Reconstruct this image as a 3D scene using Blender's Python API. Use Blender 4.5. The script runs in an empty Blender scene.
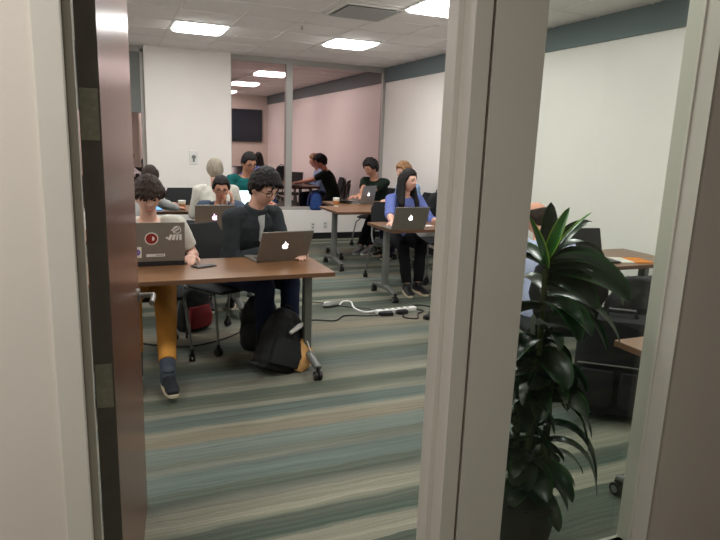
import bpy, bmesh, math, random
from mathutils import Vector, Matrix, noise
from math import sin, cos, pi, radians as RD
random.seed(7)
SC = bpy.context.scene
COL = SC.collection
V = Vector

# ------------------------------------------------------------------ materials
def lin(c):
    return tuple(((x/255.0)/12.92 if x/255.0 <= .04045 else ((x/255.0+.055)/1.055)**2.4) for x in c) + (1.0,)

def mat(name, rgb, rough=.6, metal=0.0, var=.0, vscale=20, bump=0.0, bscale=200, emit=0.0, spec=.5, sheen=0, stretch=None, coat=0):
    m = bpy.data.materials.new(name); m.use_nodes = True
    nt = m.node_tree; N = nt.nodes; L = nt.links
    b = N['Principled BSDF']
    c = lin(rgb)
    b.inputs['Base Color'].default_value = c
    b.inputs['Roughness'].default_value = rough
    b.inputs['Metallic'].default_value = metal
    b.inputs['Specular IOR Level'].default_value = spec
    if sheen: b.inputs['Sheen Weight'].default_value = sheen
    if coat:
        b.inputs['Coat Weight'].default_value = coat; b.inputs['Coat Roughness'].default_value = .12
    tc = N.new('ShaderNodeTexCoord')
    mp = N.new('ShaderNodeMapping'); L.new(tc.outputs['Object'], mp.inputs[0])
    if stretch: mp.inputs['Scale'].default_value = stretch
    if var > 0:
        n = N.new('ShaderNodeTexNoise'); n.inputs['Scale'].default_value = vscale; n.inputs['Detail'].default_value = 4
        L.new(mp.outputs[0], n.inputs['Vector'])
        r = N.new('ShaderNodeValToRGB')
        r.color_ramp.elements[0].position = .3; r.color_ramp.elements[1].position = .7
        r.color_ramp.elements[0].color = tuple(x*(1-var) for x in c[:3])+(1,)
        r.color_ramp.elements[1].color = tuple(min(1, x*(1+var)) for x in c[:3])+(1,)
        L.new(n.outputs[0], r.inputs[0]); L.new(r.outputs[0], b.inputs['Base Color'])
    if bump > 0:
        n = N.new('ShaderNodeTexNoise'); n.inputs['Scale'].default_value = bscale; n.inputs['Detail'].default_value = 3
        L.new(mp.outputs[0], n.inputs['Vector'])
        bp = N.new('ShaderNodeBump'); bp.inputs['Strength'].default_value = bump; bp.inputs['Distance'].default_value = .01
        L.new(n.outputs[0], bp.inputs['Height']); L.new(bp.outputs[0], b.inputs['Normal'])
    if emit > 0:
        b.inputs['Emission Color'].default_value = c; b.inputs['Emission Strength'].default_value = emit
    return m

M = {}
M['wall'] = mat('wall_paint', (238, 234, 229), .35, var=.015, vscale=3, bump=.05, bscale=120)
M['wall_corr'] = mat('corridor_paint', (208, 199, 188), .6, var=.015, vscale=3, bump=.05, bscale=150)
M['frame'] = mat('frame_paint', (202, 197, 186), .4, var=.02, vscale=4)
M['band'] = mat('band_paint', (108, 122, 126), .6, var=.02, vscale=3)
M['ceil'] = mat('ceiling_tile', (242, 240, 238), .8, var=.02, vscale=60, bump=.1, bscale=300)
M['tgrid'] = mat('ceiling_grid', (234, 232, 230), .6)
M['dark'] = mat('dark_plastic', (22, 23, 25), .45, var=.1)
M['blackcloth'] = mat('black_cloth', (17, 19, 22), .85, var=.2, bump=.3, bscale=300)
M['mesh'] = mat('black_mesh_fabric', (20, 22, 24), .8, bump=.4, bscale=500)
M['chrome'] = mat('brushed_metal', (150, 150, 146), .35, metal=.85, var=.05)
M['legmetal'] = mat('table_leg_metal', (112, 114, 110), .45, metal=.4, var=.05)
M['steel'] = mat('hinge_steel', (138, 136, 120), .5, metal=.1, var=.12, vscale=60)
M['alu'] = mat('laptop_aluminium', (124, 118, 109), .38, metal=.35, var=.03)
M['alu2'] = mat('laptop_silver', (150, 148, 142), .35, metal=.4, var=.03)
M['glow'] = mat('lit_logo', (255, 255, 255), .3, emit=1.7)
M['glowpink'] = mat('lit_logo_pinkish', (240, 205, 240), .3, emit=1.6)
M['screen'] = mat('lit_screen', (190, 225, 245), .3, emit=1.6)
M['screen2'] = mat('dim_screen', (60, 70, 80), .3, emit=.6)
M['screenoff'] = mat('dark_screen', (16, 17, 20), .12)
M['keys'] = mat('keyboard_black', (20, 20, 22), .5)
M['white'] = mat('white_plastic', (225, 225, 220), .4)
M['paper'] = mat('paper_white', (225, 222, 212), .7)
M['rubber'] = mat('rubber_black', (14, 14, 15), .6)
M['skin1'] = mat('skin_pale', (210, 166, 146), .55, var=.08, vscale=12)
M['skin2'] = mat('skin_tan', (186, 134, 110), .55, var=.08, vscale=12)
M['skin3'] = mat('skin_rosy', (208, 150, 126), .55, var=.08, vscale=12)
M['hairdark'] = mat('hair_dark', (20, 17, 16), .6, var=.35, vscale=60, bump=.5, bscale=90, stretch=(1, 1, .25), spec=.25)
M['hairbrown'] = mat('hair_brown', (42, 29, 22), .6, var=.35, vscale=60, bump=.5, bscale=90, stretch=(1, 1, .25), spec=.25)
M['hairblond'] = mat('hair_light_brown', (142, 104, 66), .55, var=.3, vscale=50, bump=.6, bscale=90, stretch=(1, 1, .3))
M['hairgrey'] = mat('hair_grey', (150, 140, 124), .6, var=.2, vscale=50, bump=.6, bscale=90, stretch=(1, 1, .3))
M['eye'] = mat('eye_dark', (30, 22, 20), .2)
M['lip'] = mat('lip', (165, 90, 80), .5)
def cloth(n, c, r=.9): return mat(n, c, r, var=.1, vscale=9, bump=.35, bscale=350, spec=.2)
M['teewhite'] = cloth('cotton_white', (205, 203, 192))
M['teegrey'] = cloth('cotton_light_grey', (168, 170, 168))
M['jacket'] = cloth('jacket_charcoal', (46, 51, 54))
M['teal'] = cloth('cotton_teal', (22, 92, 92))
M['bluegrey'] = cloth('cotton_slate', (70, 82, 98))
M['lav'] = cloth('cotton_periwinkle', (98, 112, 172))
M['lightblue'] = cloth('cotton_light_blue', (140, 168, 205))
M['lavshirt'] = cloth('cotton_lavender', (178, 184, 214))
M['darkgreen'] = cloth('cotton_dark_green', (22, 34, 26))
M['tan'] = cloth('tan_chino', (196, 140, 66))
M['denim'] = cloth('denim_dark', (26, 34, 56))
M['navy'] = cloth('denim_navy', (26, 40, 76))
M['blackpants'] = cloth('black_trousers', (18, 19, 22))
M['sock'] = cloth('sock_grey', (66, 74, 84))
M['shoenavy'] = mat('shoe_navy', (14, 18, 25), .7, bump=.2)
M['shoeblack'] = mat('shoe_black', (18, 18, 20), .55)
M['shoegrey'] = mat('shoe_grey', (130, 132, 134), .7)
M['sole'] = mat('sole_cream', (196, 186, 160), .7)
M['blue'] = mat('blue_nylon', (26, 62, 122), .8, var=.2, bump=.3)
M['red'] = mat('red_fabric', (120, 24, 28), .8, var=.15)
M['tanfabric'] = mat('tan_canvas', (196, 150, 92), .8, var=.2, vscale=14, bump=.3)
M['cup'] = mat('cup_paper', (225, 215, 200), .6)
M['sleeve'] = mat('cup_sleeve_brown', (176, 116, 60), .8)
M['pot'] = mat('pot_dark', (30, 28, 24), .5, var=.2)
M['soil'] = mat('soil', (38, 30, 22), .95, var=.3, bump=.6)
M['leaf'] = mat('leaf_dark', (14, 42, 20), .32, var=.3, vscale=12, spec=.6)
M['leafedge'] = mat('leaf_edge', (34, 78, 34), .3)
M['leafnew'] = mat('leaf_new', (44, 108, 36), .26, var=.2, vscale=10, spec=.6)
M['leafnewedge'] = mat('leaf_new_edge', (150, 190, 60), .3)
M['stem'] = mat('cane_green_brown', (70, 84, 44), .6, var=.2)
M['screenblue'] = mat('phone_screen', (110, 165, 215), .3, emit=1.2)
M['stred'] = mat('sticker_red', (128, 30, 26), .5)
M['stpurple'] = mat('sticker_purple', (92, 66, 150), .5)
M['stwhite'] = mat('sticker_white', (208, 204, 196), .5)
M['night'] = mat('night_dark', (10, 10, 14), .9)
M['orange'] = mat('orange_paper', (214, 130, 40), .7)

def wood(name, c1, c2, rough, sx, sy, sz, scale=4, coat=0):
    m = bpy.data.materials.new(name); m.use_nodes = True
    nt = m.node_tree; N = nt.nodes; L = nt.links; b = N['Principled BSDF']
    tc = N.new('ShaderNodeTexCoord'); mp = N.new('ShaderNodeMapping'); mp.inputs['Scale'].default_value = (sx, sy, sz)
    L.new(tc.outputs['Object'], mp.inputs[0])
    n = N.new('ShaderNodeTexNoise'); n.inputs['Scale'].default_value = scale; n.inputs['Detail'].default_value = 6; n.inputs['Distortion'].default_value = .4
    L.new(mp.outputs[0], n.inputs['Vector'])
    r = N.new('ShaderNodeValToRGB'); r.color_ramp.elements[0].position = .3; r.color_ramp.elements[1].position = .7
    r.color_ramp.elements[0].color = lin(c1); r.color_ramp.elements[1].color = lin(c2)
    L.new(n.outputs[0], r.inputs[0]); L.new(r.outputs[0], b.inputs['Base Color'])
    b.inputs['Roughness'].default_value = rough
    if coat: b.inputs['Coat Weight'].default_value = coat; b.inputs['Coat Roughness'].default_value = .1
    return m
M['tabletop'] = wood('table_laminate', (112, 80, 54), (126, 91, 62), .32, 1, 12, 12)
M['tableedge'] = mat('table_edge', (96, 66, 44), .5)
M['doorwood'] = wood('door_veneer', (92, 58, 42), (112, 74, 55), .27, 14, 14, .6)
M['dooredge'] = mat('door_edge_stain', (84, 80, 72), .5, var=.1)

def carpet():
    m = bpy.data.materials.new('striped_carpet'); m.use_nodes = True
    nt = m.node_tree; N = nt.nodes; L = nt.links; b = N['Principled BSDF']
    b.inputs['Roughness'].default_value = .9; b.inputs['Specular IOR Level'].default_value = .25
    tc = N.new('ShaderNodeTexCoord'); sep = N.new('ShaderNodeSeparateXYZ'); L.new(tc.outputs['Object'], sep.inputs[0])
    # wobble of the lines
    mp0 = N.new('ShaderNodeMapping'); mp0.inputs['Scale'].default_value = (2.2, 9, 1); L.new(tc.outputs['Object'], mp0.inputs[0])
    nz = N.new('ShaderNodeTexNoise'); nz.inputs['Scale'].default_value = 1.6; nz.inputs['Detail'].default_value = 5; L.new(mp0.outputs[0], nz.inputs['Vector'])
    wob = N.new('ShaderNodeMath'); wob.operation = 'MULTIPLY_ADD'; wob.inputs[1].default_value = .055; L.new(nz.outputs[0], wob.inputs[0]); L.new(sep.outputs[1], wob.inputs[2])
    y0, per = 1.9, 3.4
    a = N.new('ShaderNodeMath'); a.operation = 'MULTIPLY_ADD'; a.inputs[1].default_value = 1/per; a.inputs[2].default_value = -(y0+.0275)/per
    L.new(wob.outputs[0], a.inputs[0])
    fr = N.new('ShaderNodeMath'); fr.operation = 'FRACT'; L.new(a.outputs[0], fr.inputs[0])
    r = N.new('ShaderNodeValToRGB'); L.new(fr.outputs[0], r.inputs[0])
    K = {'D': (76, 83, 73), 'd': (86, 92, 81), 'T': (88, 98, 92), 't': (97, 105, 98), 'B': (116, 109, 93), 'L': (124, 123, 108), 'g': (102, 103, 93), 'G': (70, 82, 72)}
    st = STRIPES
    cr = r.color_ramp
    while len(cr.elements) < len(st): cr.elements.new(.5)
    for e, (yy, k) in zip(cr.elements, st):
        e.position = max(0, min(1, (yy-y0)/per)); e.color = lin(K[k])
    # fine lines
    def lines(sx, sy, lo, hi, p0, p1):
        mp = N.new('ShaderNodeMapping'); mp.inputs['Scale'].default_value = (sx, sy, 1)
        cmb = N.new('ShaderNodeCombineXYZ'); L.new(sep.outputs[0], cmb.inputs[0]); L.new(wob.outputs[0], cmb.inputs[1]); L.new(cmb.outputs[0], mp.inputs[0])
        n = N.new('ShaderNodeTexNoise'); n.inputs['Scale'].default_value = 1; n.inputs['Detail'].default_value = 3; L.new(mp.outputs[0], n.inputs['Vector'])
        q = N.new('ShaderNodeMapRange'); q.inputs[1].default_value = p0; q.inputs[2].default_value = p1; q.inputs[3].default_value = lo; q.inputs[4].default_value = hi
        L.new(n.outputs[0], q.inputs[0]); return q
    q1 = lines(.6, 62, .80, 1.20, .35, .65); q2 = lines(.35, 7, .90, 1.10, .35, .65); q3 = lines(150, 150, .9, 1.1, .3, .7)
    mm = N.new('ShaderNodeMath'); mm.operation = 'MULTIPLY'; L.new(q1.outputs[0], mm.inputs[0]); L.new(q2.outputs[0], mm.inputs[1])
    m2 = N.new('ShaderNodeMath'); m2.operation = 'MULTIPLY'; L.new(mm.outputs[0], m2.inputs[0]); L.new(q3.outputs[0], m2.inputs[1])
    vm = N.new('ShaderNodeVectorMath'); vm.operation = 'SCALE'; L.new(r.outputs[0], vm.inputs[0]); L.new(m2.outputs[0], vm.inputs['Scale'])
    L.new(vm.outputs[0], b.inputs['Base Color'])
    return m
STRIPES = [(1.95, 'L'), (2.02, 'L'), (2.05, 'G'), (2.13, 'D'), (2.17, 'd'), (2.20, 'L'), (2.30, 'L'), (2.36, 'g'), (2.40, 'D'), (2.47, 'D'), (2.50, 'T'), (2.62, 'T'), (2.66, 'g'),
           (2.72, 'd'), (2.76, 't'), (2.88, 't'), (2.92, 'B'), (3.06, 'L'), (3.10, 'T'), (3.22, 'T'), (3.26, 'L'), (3.36, 'd'), (3.46, 'D'), (3.52, 'L'),
           (3.66, 'g'), (3.80, 'T'), (3.95, 'd'), (4.1, 'L'), (4.3, 'T'), (4.6, 'B'), (4.8, 'g'), (5.1, 'D')]
M['carpet'] = carpet()

def glassy(name, tint, refl, glossc, rough=.0, facing=True):
    m = bpy.data.materials.new(name); m.use_nodes = True
    nt = m.node_tree; N = nt.nodes; L = nt.links; N.remove(N['Principled BSDF'])
    out = N['Material Output']
    t = N.new('ShaderNodeBsdfTransparent'); t.inputs[0].default_value = tint
    g = N.new('ShaderNodeBsdfGlossy'); g.inputs[0].default_value = glossc; g.inputs['Roughness'].default_value = rough
    mx = N.new('ShaderNodeMixShader'); L.new(t.outputs[0], mx.inputs[1]); L.new(g.outputs[0], mx.inputs[2]); L.new(mx.outputs[0], out.inputs[0])
    mx.inputs[0].default_value = refl
    return m
M['sideglass'] = glassy('clear_side_glass', (.93, .965, .935, 1), .045, (1, 1, 1, 1))
M['nightglass'] = glassy('tinted_window_glass', (.15, .15, .17, 1), .78, (.93, .72, .73, 1), .012)
M['lens'] = glassy('spectacle_lens', (.95, .95, .95, 1), .1, (1, 1, 1, 1))

# ------------------------------------------------------------------ mesh builder
class MB:
    def __init__(s): s.v = []; s.f = []; s.m = []
    def add(s, vs, fs, mi=0):
        o = len(s.v); s.v += [V(p) for p in vs]; s.f += [tuple(i+o for i in f) for f in fs]; s.m += [mi]*len(fs); return s
    def box(s, lo, hi, mi=0, mx=None):
        x0, y0, z0 = lo; x1, y1, z1 = hi
        vs = [V(p) for p in ((x0,y0,z0),(x1,y0,z0),(x1,y1,z0),(x0,y1,z0),(x0,y0,z1),(x1,y0,z1),(x1,y1,z1),(x0,y1,z1))]
        if mx: vs = [mx @ p for p in vs]
        return s.add(vs, [(0,3,2,1),(4,5,6,7),(0,1,5,4),(1,2,6,5),(2,3,7,6),(3,0,4,7)], mi)
    def rings(s, rings, mi=0, caps=True):
        n = len(rings[0]); vs = [p for r in rings for p in r]; fs = []
        for k in range(len(rings)-1):
            for i in range(n):
                j = (i+1) % n; fs.append((k*n+i, k*n+j, (k+1)*n+j, (k+1)*n+i))
        if caps: fs.append(tuple(range(n-1, -1, -1))); fs.append(tuple((len(rings)-1)*n+i for i in range(n)))
        return s.add(vs, fs, mi)
    def cone(s, p0, p1, r0, r1=None, n=12, mi=0):
        r1 = r0 if r1 is None else r1; p0, p1 = V(p0), V(p1); d = (p1-p0).normalized()
        u = d.orthogonal().normalized(); w = d.cross(u)
        return s.rings([[p+(u*cos(2*pi*i/n)+w*sin(2*pi*i/n))*r for i in range(n)] for p, r in ((p0, r0), (p1, r1))], mi)
    def caps(s, p0, p1, r0, r1=None, n=14, mi=0):
        r1 = r0 if r1 is None else r1; p0, p1 = V(p0), V(p1); L_ = (p1-p0).length
        d = (p1-p0).normalized() if L_ > 1e-6 else V((0, 0, 1)); u = d.orthogonal().normalized(); w = d.cross(u); R = []
        for a in (-85, -60, -30, 0): R.append((p0+d*(r0*sin(RD(a))), r0*cos(RD(a))))
        for a in (0, 30, 60, 85): R.append((p1+d*(r1*sin(RD(a))), r1*cos(RD(a))))
        return s.rings([[p+(u*cos(2*pi*i/n)+w*sin(2*pi*i/n))*r for i in range(n)] for p, r in R], mi)
    def ell(s, c, rad, n=16, mi=0, mx=None):
        c = V(c); R = []
        for k in range(1, n//2+4):
            a = -pi/2 + pi*k/(n//2+4)
            ring = [V((cos(a)*cos(2*pi*i/n)*rad[0], cos(a)*sin(2*pi*i/n)*rad[1], sin(a)*rad[2])) for i in range(n)]
            if mx: ring = [mx @ p for p in ring]
            R.append([c+p for p in ring])
        return s.rings(R, mi)
    def loft(s, secs, n=20, mi=0, pw=2.3):   # secs: (centre, uvec, vvec)
        R = []
        for c, u, w in secs:
            ring = []
            for i in range(n):
                a = 2*pi*i/n; ca, sa = cos(a), sin(a)
                ring.append(V(c)+V(u)*(abs(ca)**(2/pw)*(1 if ca >= 0 else -1))+V(w)*(abs(sa)**(2/pw)*(1 if sa >= 0 else -1)))
            R.append(ring)
        return s.rings(R, mi)
    def tube(s, pts, r, n=8, mi=0):
        pts = [V(p) for p in pts]; R = []; u = None
        for i, p in enumerate(pts):
            d = (pts[min(i+1, len(pts)-1)]-pts[max(i-1, 0)]).normalized()
            if u is None: u = d.orthogonal().normalized()
            u = (u-d*u.dot(d)).normalized(); w = d.cross(u); rr = r[i] if isinstance(r, (list, tuple)) else r
            R.append([p+(u*cos(2*pi*k/n)+w*sin(2*pi*k/n))*rr for k in range(n)])
        return s.rings(R, mi)
    def prism(s, poly, mx, t, mi=0):   # poly in local xz, thickness along y
        n = len(poly); vs = [mx @ V((x, 0, z)) for x, z in poly]+[mx @ V((x, t, z)) for x, z in poly]
        fs = [tuple(range(n)), tuple(range(2*n-1, n-1, -1))]+[(i, i+n, (i+1) % n+n, (i+1) % n) for i in range(n)]
        return s.add(vs, fs, mi)
    def build(s, name, m, parent=None, bevel=0, smooth=False, loc=None):
        me = bpy.data.meshes.new(name); me.from_pydata([tuple(p) for p in s.v], [], s.f)
        for x in (m if isinstance(m, (list, tuple)) else [m]): me.materials.append(M[x] if isinstance(x, str) else x)
        for p, k in zip(me.polygons, s.m): p.material_index = k; p.use_smooth = smooth
        bm = bmesh.new(); bm.from_mesh(me); bmesh.ops.recalc_face_normals(bm, faces=bm.faces); bm.to_mesh(me); bm.free()
        o = bpy.data.objects.new(name, me); COL.objects.link(o)
        if parent: o.parent = parent
        if loc: o.location = loc
        if bevel:
            b = o.modifiers.new('bevel', 'BEVEL'); b.width = bevel; b.segments = 2; b.limit_method = 'ANGLE'
        if smooth and not bevel:
            e = o.modifiers.new('split', 'EDGE_SPLIT'); e.split_angle = RD(50)
        return o

def tag(o, label=None, cat=None, group=None, kind=None):
    if label: o['label'] = label
    if cat: o['category'] = cat
    if group: o['group'] = group
    if kind: o['kind'] = kind
    return o
def empty(name, loc, rz=0, label=None, cat=None, group=None, kind=None):
    o = bpy.data.objects.new(name, None); COL.objects.link(o); o.location = loc; o.rotation_euler = (0, 0, rz); o.empty_display_size = .1
    return tag(o, label, cat, group, kind)
def children(o): return [c for c in bpy.data.objects if c.parent == o]
def copy_tree(o, parent=None):
    c = o.copy(); COL.objects.link(c)
    if parent: c.parent = parent
    for ch in children(o): copy_tree(ch, c)
    return c
def struct(mb, name, m, label, cat, bevel=0):
    o = mb.build(name, m, bevel=bevel); return tag(o, label, cat, kind='structure')

# ------------------------------------------------------------------ camera
F_PX, H = 600.0, 1.52
pt, yw, rl = RD(11.8), RD(23), RD(2.06)
Fv = V((sin(yw)*cos(pt), cos(yw)*cos(pt), -sin(pt))); R0 = V((cos(yw), -sin(yw), 0)); U0 = R0.cross(Fv)
Rv = R0*cos(rl)+U0*sin(rl); Uv = U0*cos(rl)-R0*sin(rl)
cd = bpy.data.cameras.new('camera'); cam = bpy.data.objects.new('camera', cd); COL.objects.link(cam)
cd.sensor_width = 36; cd.sensor_fit = 'HORIZONTAL'; cd.lens = F_PX/720*36; cd.clip_start = .02
cam.matrix_world = Matrix(((Rv.x, Uv.x, -Fv.x, 0), (Rv.y, Uv.y, -Fv.y, 0), (Rv.z, Uv.z, -Fv.z, H), (0, 0, 0, 1)))
SC.camera = cam

# ------------------------------------------------------------------ room shell
YB, YF, YC, XR, XL, ZC = 9.30, 1.49, 1.37, 4.27, -2.6, 2.75
b = MB(); b.box((XL-.1, -1.6, -.1), (XR+.1, YB+.3, 0)); struct(b, 'floor', 'carpet', 'striped grey green and beige carpet floor', 'floor')
b = MB(); b.box((XL-.1, YC, ZC), (XR+.1, YB+.3, ZC+.1)); ceiling = struct(b, 'ceiling', 'ceil', 'white tiled suspended ceiling of the room', 'ceiling')
b = MB()
for i in range(12):
    x = .74-3.05+.61*i
    if x < XR: b.box((x-.012, YF, ZC-.006), (x+.012, YB, ZC+.002))
for j in range(14):
    y = 1.64+.61*j-.08
    if YF < y < YB: b.box((XL, y-.012, ZC-.0055), (XR, y+.012, ZC+.002))
b.build('ceiling_grid', 'tgrid', ceiling)
b = MB(); b.box((XR, YF, 0), (XR+.1, YB+.2, ZC)); struct(b, 'wall_right', 'wall', 'long white wall along the right side', 'wall')
b = MB(); b.box((XR-.02, YF, 2.52), (XR, YB-.06, ZC)); struct(b, 'trim_1', 'band', 'grey painted band under the ceiling on white wall', 'trim')
b = MB(); b.box((XL-.1, YF, 0), (XL, YB+.2, ZC)); struct(b, 'wall_left', 'wall', 'white wall on the left behind the door', 'wall')
# back wall: pier, low wall under windows, head
b = MB(); b.box((.545, 9.15, 0), (1.735, YB+.1, ZC)); struct(b, 'wall_pier', 'wall', 'wide white pier between the two windows', 'wall')
b = MB(); b.box((1.735, 9.15, 0), (XR, YB+.2, .46)); b.box((XL, 9.15, 0), (.545, YB+.2, .46)); struct(b, 'wall_back', 'wall', 'low white wall under the dark windows', 'wall')
b = MB(); b.box((XL, 9.135, 0), (XR-.012, 9.15, .10)); struct(b, 'baseboard_back', 'dark', 'dark baseboard along the back wall', 'baseboard')
b = MB(); b.box((XR-.012, YF, 0), (XR, 9.135, .10)); struct(b, 'baseboard_right', 'dark', 'dark baseboard along the right wall', 'baseboard')
b = MB(); b.box((XL-.3, 9.6, -.1), (XR+.4, 9.65, 3)); struct(b, 'wall_outside', 'night', 'dark night outside beyond the windows', 'wall')
def window(idx, x0, x1, mulls, label, shade=None):
    root = empty('window_%d' % idx, (0, YB, 0), 0, label, 'window', kind='structure')
    f = MB(); z0, z1 = .46, 2.71
    f.box((x0, -.06, z0), (x1, .06, z0+.045)); f.box((x0, -.04, z1-.04), (x1, .06, ZC)); f.box((x0, -.04, z0), (x0+.03, .06, z1)); f.box((x1-.05, -.04, z0), (x1, .06, z1))
    for mx in mulls: f.box((mx, -.05, z0), (mx+.1, .06, z1))
    f.build('window_frame', WF, root, bevel=.004)
    g = MB(); g.box((x0+.03, 0, z0+.045), (x1-.05, .008, z1-.04)); g.build('pane', 'nightglass', root)
    if shade:
        q = MB(); q.box((x0+.03, -.03, shade), (x1-.05, -.02, z1-.04))
        q.box((x0+.03, -.035, shade-.03), (x1-.05, -.012, shade)); q.build('roller_shade', SH, root)
WF = mat('window_frame_metal', (168, 166, 162), .4, metal=.2); SH = mat('shade_cloth', (120, 124, 122), .8)
window(1, 1.735, XR-.0, [2.60], 'wide tinted window reflecting the lit room')
window(2, XL, .545, [-1.2], 'window with half lowered grey shade beside the pier', 1.88)

# front wall with door opening and side light
wf = MB()
DX0, DX1, DH = -.068, .863, 2.44     # clear reveal of the door frame
SX0, SX1, SZ0, SZ1 = 1.09, 1.745, .09, 2.44
wf.box((XL, YC+.01, 0), (DX0-.052, YF-.01, ZC+.1))
wf.box((DX0-.052, YC+.01, DH+.05), (SX1+.0, YF-.01, ZC+.1))
wf.box((SX1, YC, 0), (XR+.1, YF-.01, ZC+.1))
wf.box((DX1+.052, YC+.01, 0), (SX0, YF-.01, DH+.05)); wf.box((SX0, YC+.01, 0), (SX1, YF-.01, SZ0))
struct(wf, 'wall_front', 'wall_corr', 'beige corridor wall around the doorway', 'wall')
fr = MB()
for s_, xa in ((-1, DX0), (1, DX1)):
    def bx(a, c, y0, y1): fr.box((min(xa+s_*a, xa+s_*c), y0, 0), (max(xa+s_*a, xa+s_*c), y1, DH))
    bx(0, .052, YC-.012, YF+.004)              # frame face and body
    bx(-.018, 0, YC+.04, YC+.092)              # stop
fr.box((DX0-.052, YC-.012, DH), (DX1+.052, YF+.004, DH+.05)); fr.box((DX0-.018, YC+.04, DH-.018), (DX1+.018, YC+.092, DH))
struct(fr, 'trim_2', 'frame', 'beige metal frame around the open doorway', 'door frame', bevel=.002)
fr = MB()
fr.box((DX1+.066, YC-.006, 0), (SX0, YF+.004, DH+.05))
fr.box((SX1-.004, YC-.006, 0), (SX1+.0005, YF+.002, DH+.05))
fr.box((SX0, YC-.004, SZ1), (SX1, YF+.002, DH+.05)); fr.box((SX0, YC-.004, 0), (SX1, YF+.002, SZ0))
struct(fr, 'trim_3', 'frame', 'flat beige post and border of the side window', 'window frame')
root = empty('window_3', (0, 0, 0), 0, 'tall narrow glass side window by the doorway', 'window', kind='structure')
g = MB(); g.box((SX0, 1.432, SZ0), (SX1, 1.44, SZ1)); g.build('pane', 'sideglass', root)
g = MB()
g.box((SX1-.009, 1.426, SZ0), (SX1-.003, 1.432, SZ1)); g.box((SX0, 1.426, SZ0), (SX0+.006, 1.432, SZ1))
g.build('glazing_bead', 'frame', root)
b = MB(); b.box((-.60+XL*0, YC-.004, 0), (DX0-.052, YC+.01, ZC)); struct(b, 'wall_corridor_panel', 'wall_corr', 'pale beige corridor wall left of the door frame', 'wall')
# corridor enclosure
b = MB(); b.box((XL-.1, -1.7, 0), (XR+.1, -1.6, ZC)); struct(b, 'wall_corridor', 'wall_corr', 'corridor wall opposite the doorway', 'wall')
b = MB(); b.box((XL-.2, -1.7, 0), (XL-.1, YC, ZC)); b.box((XR, -1.7, 0), (XR+.1, YC, ZC)); struct(b, 'wall_corridor_end', 'wall_corr', 'corridor end walls', 'wall')
b = MB(); b.box((XL-.1, -1.7, ZC), (XR+.1, YC, ZC+.1)); struct(b, 'ceiling_corridor', 'ceil', 'corridor ceiling', 'ceiling')

# door leaf, swung into the room
ang = math.atan2(.10, .90)
dr = empty('door_1', (-.050, 1.522, 0), -ang, 'dark wood door swung open into the room', 'door', kind='structure')
b = MB(); b.box((0, 0, .01), (.045, .905, 2.425)); leaf = b.build('door_leaf', ['doorwood', 'dooredge'], dr)
for p in leaf.data.polygons:
    if p.normal.y < -.9: p.material_index = 1
for z in (2.22, 1.565, .915, .27):
    b = MB(); b.box((.002, -.003, z-.057), (.041, .001, z+.057)); h = b.build('hinge', 'steel', dr, bevel=.001)
    k = MB()
    for dz in (-.04, -.013, .013, .04): k.cone((.014+.012*(dz > 0)+.006, -.0045, z+dz), (.014+.012*(dz > 0)+.006, -.002, z+dz), .004, n=10)
    k.build('screw', 'chrome', h)
    k = MB(); k.cone((-.008, -.004, z-.057), (-.008, -.004, z+.057), .006); k.build('hinge_pin', 'steel', h)
b = MB(); z = .93
b.cone((.045, .845, z), (.054, .845, z), .026, n=20); b.cone((.054, .845, z), (.10, .845, z), .010); b.tube([(.10, .85, z), (.103, .80, z+.001), (.10, .725, z)], .010)
b.build('lever_handle', 'chrome', dr, smooth=True)
b = MB(); b.box((.010, .904, z-.055), (.035, .9065, z+.055)); b.build('latch_plate', 'chrome', dr)
# the outer lever hangs past the door edge on its far side
b = MB(); b.cone((0, .845, z), (-.009, .845, z), .026, n=20); b.cone((-.009, .845, z), (-.05, .845, z), .010); b.tube([(-.05, .85, z), (-.053, .80, z), (-.05, .725, z)], .010); b.build('lever_handle', 'chrome', dr, smooth=True)
b = MB(); b.box((DX1-.002+.0, YC+.095, .90), (DX1+.001, YF-.004, .96)); tag(b.build('strike_plate', 'chrome'), 'small metal strike plate on the right door jamb', 'strike plate')

# ceiling lights
def panel(x, y, label, e=1.0, zc=ZC, w=.6, group='square ceiling light panels'):
    r = empty('ceiling_light', (x, y, zc), 0, label, 'ceiling light', group)
    f = MB(); t = .02; w2 = w/2
    f.box((-w2, -w2, -.012), (w2, -w2+t, 0)); f.box((-w2, w2-t, -.012), (w2, w2, 0)); f.box((-w2, -w2+t, -.012), (-w2+t, w2-t, 0)); f.box((w2-t, -w2+t, -.012), (w2, w2-t, 0))
    f.build('light_frame', 'white', r)
    d = MB(); d.loft([((0, 0, -.003), (w2-t, 0, 0), (0, w2-t, 0)), ((0, 0, -.03), (w2-t-.01, 0, 0), (0, w2-t-.01, 0)), ((0, 0, -.04), (w2-t-.05, 0, 0), (0, w2-t-.05, 0))], n=32, pw=14); d.build('diffuser', LM, r)
    ld = bpy.data.lights.new('panel_lamp', 'AREA'); ld.shape = 'SQUARE'; ld.size = w-.06; ld.energy = 8*e; ld.color = LCOL
    lo = bpy.data.objects.new('panel_lamp', ld); COL.objects.link(lo); lo.parent = r; lo.location = (0, 0, -.046)
    return r
LCOL = (1.0, .975, .955)
LM = mat('light_diffuser', (255, 255, 252), .4, emit=9.0)
names = {(0, 0): 'left front', (1, 0): 'x'}
panel(1.045, 7.335, 'square ceiling light above the white pier end of the room')
panel(2.875, 7.335, 'square ceiling light nearest the dark window, behind the vent')
panel(2.875, 4.995, 'square ceiling light cut off beside the doorway post, nearest the vent')
for k, (x, y) in enumerate([(1.045, 4.995), (1.045, 2.5), (2.875, 2.5), (-1.2, 7.335), (-1.2, 4.995), (-1.2, 2.5)]):
    panel(x, y, 'square ceiling light out of direct view, seen only in reflections')
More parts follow.
